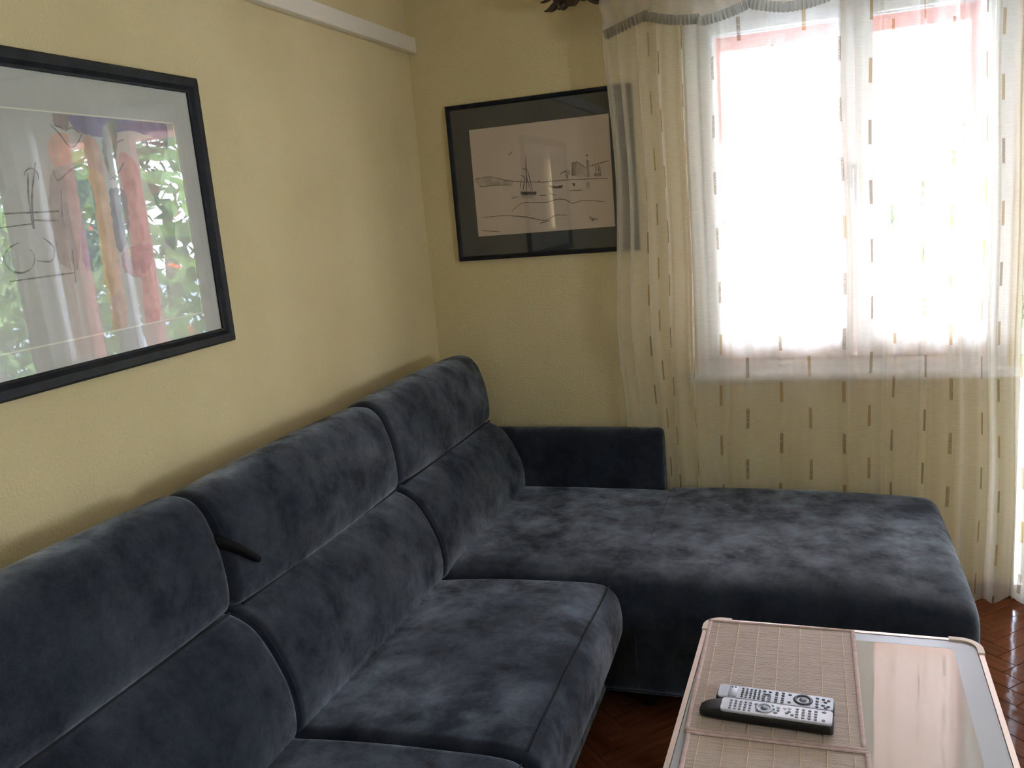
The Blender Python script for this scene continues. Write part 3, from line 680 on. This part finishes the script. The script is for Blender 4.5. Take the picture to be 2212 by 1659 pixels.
g0 = rrect(-hw + .0125, hw - .0125, -TL + .0125, -.0125, .035)
ringsolid('glass_border', g0, I2, TZ - .010, TZ - .0015, 'tableborder', table)
n = len(I2); v = [(x, y, TZ - .010) for x, y in I2] + [(x, y, TZ - .0017) for x, y in I2]
obj('glass_top', v, [tuple(range(n))[::-1], tuple(range(n, 2 * n))] + [(i, (i + 1) % n, n + (i + 1) % n, n + i) for i in range(n)], 'tableglass', table, False, True)
for cx, cy, a0 in ((hw - .045, -.045, 0), (-hw + .045, -.045, 90), (-hw + .045, -TL + .045, 180), (hw - .045, -TL + .045, 270)):
    pin, pout = [], []
    d = Vector((cos(radians(a0)), sin(radians(a0)), 0)); e = Vector((-d.y, d.x, 0)); c = Vector((cx, cy, 0))
    path = [(c + d * R_ - e * .022, c + d * r_ - e * .022) for R_, r_ in ((.0475, .033),)]
    path += [(c + Vector((cos(radians(a0 + 90 * k / 8)), sin(radians(a0 + 90 * k / 8)), 0)) * .0475, c + Vector((cos(radians(a0 + 90 * k / 8)), sin(radians(a0 + 90 * k / 8)), 0)) * .033) for k in range(9)]
    path += [(c + e * .0475 - d * .022, c + e * .033 - d * .022)]
    v = []; f = []
    for a, b in path: v += [(a.x, a.y, TZ - .038), (a.x, a.y, TZ + .003), (b.x, b.y, TZ + .003), (b.x, b.y, TZ - .038)]
    for i in range(len(path) - 1):
        for k in range(4): f.append((4 * i + k, 4 * i + (k + 1) % 4, 4 * i + 4 + (k + 1) % 4, 4 * i + 4 + k))
    f += [(3, 2, 1, 0), tuple(4 * (len(path) - 1) + k for k in range(4))]
    obj('corner_cap', v, f, 'rimcap', table, False, True)
boxes('apron', [((-hw + .03, -TL + .03, TZ - .075), (hw - .03, -.03, TZ - .012))], 'tableleg', table, .003, local=True)
for x in (-hw + .06, hw - .06):
    for y in (-.06, -TL + .06): boxes('leg', [((x - .02, y - .02, 0), (x + .02, y + .02, TZ - .07))], 'tableleg', table, .004, local=True)

def placemat(label, x0, x1, y0, y1, z, bump_y=None):
    # slats run along x; y0 is the far edge
    t = thing('bamboo_placemat', label, 'placemat', ((x0 + x1) / 2, (y0 + y1) / 2, z), 0, None)
    V = []; F = []; y = y0 - .006; p = .0031
    def lift(yy): return .006 * math.exp(-((yy - bump_y) / .012) ** 2) if bump_y else 0
    rnd = random.Random(int(abs(y0) * 1000))
    while y > y1 + .006:
        b = len(V); h_ = .0016 + rnd.uniform(-.0002, .0003); zz = z + lift(y); jx = rnd.uniform(-.0008, .0008)
        for xx in (x0 + jx, x1 + jx):
            V += [(xx, y + p * .46, zz), (xx, y + p * .30, zz + h_), (xx, y - p * .30, zz + h_), (xx, y - p * .46, zz)]
        F += [(b, b + 4, b + 5, b + 1), (b + 1, b + 5, b + 6, b + 2), (b + 2, b + 6, b + 7, b + 3), (b, b + 1, b + 2, b + 3), (b + 7, b + 6, b + 5, b + 4)]
        y -= p
    tag(obj('slats', V, F, 'bamboo', t), None, None, None, 'stuff')
    n = 30
    for k in range(7):
        xx = x0 + .028 + (x1 - x0 - .056) * k / 6
        tube('thread', [(xx, y0 - .004 + (y1 - y0 + .008) * i / n, z + .0019 + lift(y0 + (y1 - y0) * i / n)) for i in range(n + 1)], .0007, 'thread', t, 5)
    for xx in (x0 + .004, x1 - .003):
        tube('edge_binding', [(xx, y0 + (y1 - y0) * i / n, z + .0022 + lift(y0 + (y1 - y0) * i / n)) for i in range(n + 1)], .0052, 'binding', t, 8, flat=.35)
    for yy in (y0, y1):
        tube('end_binding', [(x0 - .001 + (x1 - x0 + .002) * i / n, yy, z + .0026 + lift(yy)) for i in range(n + 1)], .0045, 'binding', t, 8, flat=.6)
    return t
placemat('bamboo slat placemat under the remotes on the table', 1.300, 1.656, -1.330, -1.822, TZ)
placemat('bamboo slat placemat nearer the camera, its edge showing below the remotes', 1.306, 1.662, -1.832, -2.26, TZ)

# ================================================================== REMOTES
def remote(name, label, cx, cy, z, rz, L, Wd, H, face_x0, face_m, bulge, layout, bm_):
    t = thing(name, label, 'remote control', (cx, cy, z), rz)
    # body: superellipse rings along the length, rounded ends
    V = []; F = []; NS, NR = 34, 28
    for j in range(NS + 1):
        s = j / NS; x = -L / 2 + L * (.5 - .5 * cos(pi * s))
        e = min((x + L / 2) / (bulge), 1); e2 = min((L / 2 - x) / .010, 1)
        k = (1 - (1 - max(e, .0)) ** 2) ** .5 if e < 1 else 1; k2 = (1 - (1 - max(e2, 0)) ** 2) ** .5 if e2 < 1 else 1
        k = max(k, .04); k2 = max(k2, .25)
        for i in range(NR):
            a = 2 * pi * i / NR; ca, sa = cos(a), sin(a); ex = .45
            yy = Wd / 2 * math.copysign(abs(ca) ** ex, ca) * (.45 + .55 * k) * k2 ** .3; zz = math.copysign(abs(sa) ** .5, sa)
            top = H * (.30 + .70 * k) ; mid = H / 2
            V.append((x, yy * (1 if zz > -.2 else .86), mid * k2 * .0 + (mid + zz * (top - mid if zz > 0 else mid)) * (k2 ** .15)))
    for j in range(NS):
        for i in range(NR): F.append((j * NR + i, (j + 1) * NR + i, (j + 1) * NR + (i + 1) % NR, j * NR + (i + 1) % NR))
    F += [tuple(range(NR)), tuple(range(NS * NR, NS * NR + NR))[::-1]]
    obj('body', V, F, 'remoteblack', t, True, True)
    fx0, fx1 = face_x0, L / 2 - .002
    A_ = rrect(fx0, fx1, -Wd / 2 * .93, Wd / 2 * .93, .007, 5); n = len(A_)
    v = [(x, y, H - .003) for x, y in A_] + [(x, y, H + .0006 - (y / Wd) ** 2 * .003) for x, y in A_]
    v2 = [(x * 1 + (-.0 if 1 else 0), y * .9, H + .0016 - (y / Wd) ** 2 * .002) for x, y in A_]
    f = [(i, (i + 1) % n, n + (i + 1) % n, n + i) for i in range(n)] + [(n + i, n + (i + 1) % n, 2 * n + (i + 1) % n, 2 * n + i) for i in range(n)] + [tuple(range(2 * n, 3 * n)), tuple(range(n))[::-1]]
    fc = obj('faceplate', v + v2, f, face_m, t, False, True)
    FL = fx1 - fx0
    protos = {}
    for (f_, g_, sx_, sy_, m_, round_) in layout:
        key = (sx_, sy_, m_, round_)
        if key not in protos:
            k = 10 if round_ else 8
            out = [(sx_ / 2 * cos(2 * pi * q / k + (0 if round_ else pi / 8)) * (1 if round_ else 1.08), sy_ / 2 * sin(2 * pi * q / k + (0 if round_ else pi / 8)) * (1 if round_ else 1.08)) for q in range(k)]
            vv = [(x, y, 0) for x, y in out] + [(x, y, .0014) for x, y in out] + [(x * .8, y * .8, .0019) for x, y in out]
            ff = [(q, (q + 1) % k, k + (q + 1) % k, k + q) for q in range(k)] + [(k + q, k + (q + 1) % k, 2 * k + (q + 1) % k, 2 * k + q) for q in range(k)] + [tuple(range(2 * k, 3 * k))]
            pm_ = mesh('button', vv, ff); pm_.materials.append(M[m_]); protos[key] = pm_
        o = bpy.data.objects.new('button', protos[key]); COL.objects.link(o); o.parent = t
        y = Wd * .45 * (1 - 2 * g_)
        o.location = (fx0 + FL * f_, y, H + .0010 - (y / Wd) ** 2 * .0025)
    return t, fc, fx0, FL, H
lay = []
for f_ in (.215, .252, .289, .326, .363):
    for g_ in (.20, .36, .52, .68, .84): lay.append((f_, g_, .0048, .0050, 'btn', False))
for f_ in (.115, .145): lay.append((f_, .18, .0050, .0060, 'btn', True))
for f_ in (.405, .455):
    lay.append((f_, .20, .0070, .0060, 'btn', True))
    for g_ in (.55, .72, .88): lay.append((f_, g_, .0070, .0055, 'btn2', False))
lay.append((.43, .42, .016, .004, 'btn', False))
for f_ in (.515, .57):
    for g_ in (.18, .36, .54, .72, .88): lay.append((f_, g_, .0065, .0055, 'btn' if g_ != .54 else 'btn2', False))
lay += [(.63, .22, .007, .007, 'btn', True), (.63, .80, .007, .007, 'btn', True)]
for g_ in (.22, .45, .66, .86): lay.append((.865, g_, .007, .006, 'btn', True))
for f_, g_ in ((.915, .25), (.935, .45), (.96, .30), (.915, .70), (.96, .75), (.94, .88)): lay.append((f_, g_, .007, .0055, 'btn', False))
RA = radians(-3.6)
t, fc, fx0, FL, H = remote('remote_control', 'dark-buttoned silver remote control, the far one of the pair on the placemat', 1.478, -1.700, TZ + .0035, RA, .246, .056, .020, -.118, 'remotesilver', .012, lay, None)
def nav(t, fc, f_, R_, H, fx0, FL, m_, mi, ys=1.0):
    pts = [(fx0 + FL * f_ + R_ * cos(2 * pi * k / 24), .001 + R_ * ys * sin(2 * pi * k / 24), H + .0022) for k in range(24)]
    ringo = tube('navigation_ring', pts, R_ * .22, m_, t, 8, True, .4, True)
    k = 16; v = [(fx0 + FL * f_ + R_ * .5 * cos(2 * pi * q / k), .001 + R_ * .5 * sin(2 * pi * q / k), H + .0015) for q in range(k)] + [(fx0 + FL * f_ + R_ * .45 * cos(2 * pi * q / k), .001 + R_ * .45 * sin(2 * pi * q / k), H + .0034) for q in range(k)]
    obj('centre_button', v, [(q, (q + 1) % k, k + (q + 1) % k, k + q) for q in range(k)] + [tuple(range(k, 2 * k))], mi, t, True, True)
nav(t, fc, .745, .0165, H, fx0, FL, 'btn', 'btn2')
boxes('label_window', [((fx0 + .022, -.021, H - .001), (fx0 + .040, .021, H + .0022))], 'remotesilver', t, .0004, local=True)
lay = []
for f_ in (.085, .130, .175, .220, .265):
    for g_ in (.22, .42, .62, .82): lay.append((f_, g_, .0052, .0058, 'btn2', False))
for f_, g_ in ((.32, .25), (.34, .75), (.46, .22), (.50, .72), (.475, .48)): lay.append((f_, g_, .008, .006, 'btn2', True))
for f_, g_ in ((.52, .30), (.52, .52), (.58, .30), (.62, .25), (.62, .50), (.65, .72), (.60, .62)): lay.append((f_, g_, .0065, .0060, 'btn2' if g_ > .3 else 'btn3', False))
for f_ in (.69, .745, .80, .855):
    for g_ in (.22, .42, .62, .82): lay.append((f_, g_, .0062, .0058, 'btn2', False))
lay += [(.925, .18, .009, .006, 'btn2', True), (.925, .80, .007, .006, 'btn2', True)]
t, fc, fx0, FL, H = remote('remote_control', 'pale-faced remote control with bulging black end, the near one of the pair', 1.462, -1.764, TZ + .0035, RA, .272, .054, .029, -.090, 'remotesilver2', .060, lay, None)
nav(t, fc, .395, .0150, H, fx0, FL, 'btn3', 'btn2')

# ================================================================== OUTSIDE
gr = tag(boxes('garden_ground', [((-30, .6, -2.2), (50, 70, -2.0))], 'grass'), None, None, None, 'structure')
def tree(cx, cy, h, R_, leaf, label, seed, n=2600, flower=0):
    rnd = random.Random(seed)
    t = thing('tree', label, 'tree', (cx, cy, -2.0), 0, None)
    tube('trunk', [(cx, cy, -2.0), (cx + .1, cy, -2 + h * .35), (cx, cy + .1, -2 + h * .75)], [.16, .11, .05], 'bark', t, 10)
    for nm, cnt, mm, sz in (('foliage', n, leaf, .16), ('blossom', flower, 'flower', .10)):
        if not cnt: continue
        V = []; F = []
        for _ in range(cnt):
            a = rnd.uniform(0, 2 * pi); b = math.acos(rnd.uniform(-1, 1)); rr = R_ * rnd.uniform(.45, 1.0) ** .6
            c = Vector((cx + rr * sin(b) * cos(a), cy + rr * sin(b) * sin(a), -2 + h * .62 + rr * 1.15 * cos(b)))
            d = Vector((rnd.uniform(-1, 1), rnd.uniform(-1, 1), rnd.uniform(-1, 1))).normalized(); e = d.orthogonal().normalized(); q = len(V); s = sz * rnd.uniform(.6, 1.3)
            V += [c - d * s, c + e * s * .4, c + d * s, c - e * s * .4]; F.append((q, q + 1, q + 2, q + 3))
        tag(obj(nm, V, F, mm, t), None, None, None, 'stuff')
tree(5.3, 4.6, 5.4, 1.8, 'leafA', 'leafy garden tree nearest the window, with scattered red blossom', 1, flower=160)
tree(8.9, 5.4, 5.8, 1.9, 'leafB', 'dark leafy garden tree, second from the window', 2)
tree(12.7, 7.4, 6.4, 2.1, 'leafA', 'pale leafy garden tree farthest to the side of the window', 3)
tree(4.6, 11.5, 4.6, 1.9, 'leafB', 'dark leafy tree at the back of the garden with red blossom', 4, flower=200)
eave = tag(boxes('porch_roof', [((-1.0, T + .002, 2.44), (5.2, 2.30, 2.50)), ((-1.0, 2.24, 2.38), (5.2, 2.32, 2.55))], 'eave', None, .006), 'reddish porch roof overhanging outside the window', 'porch roof')
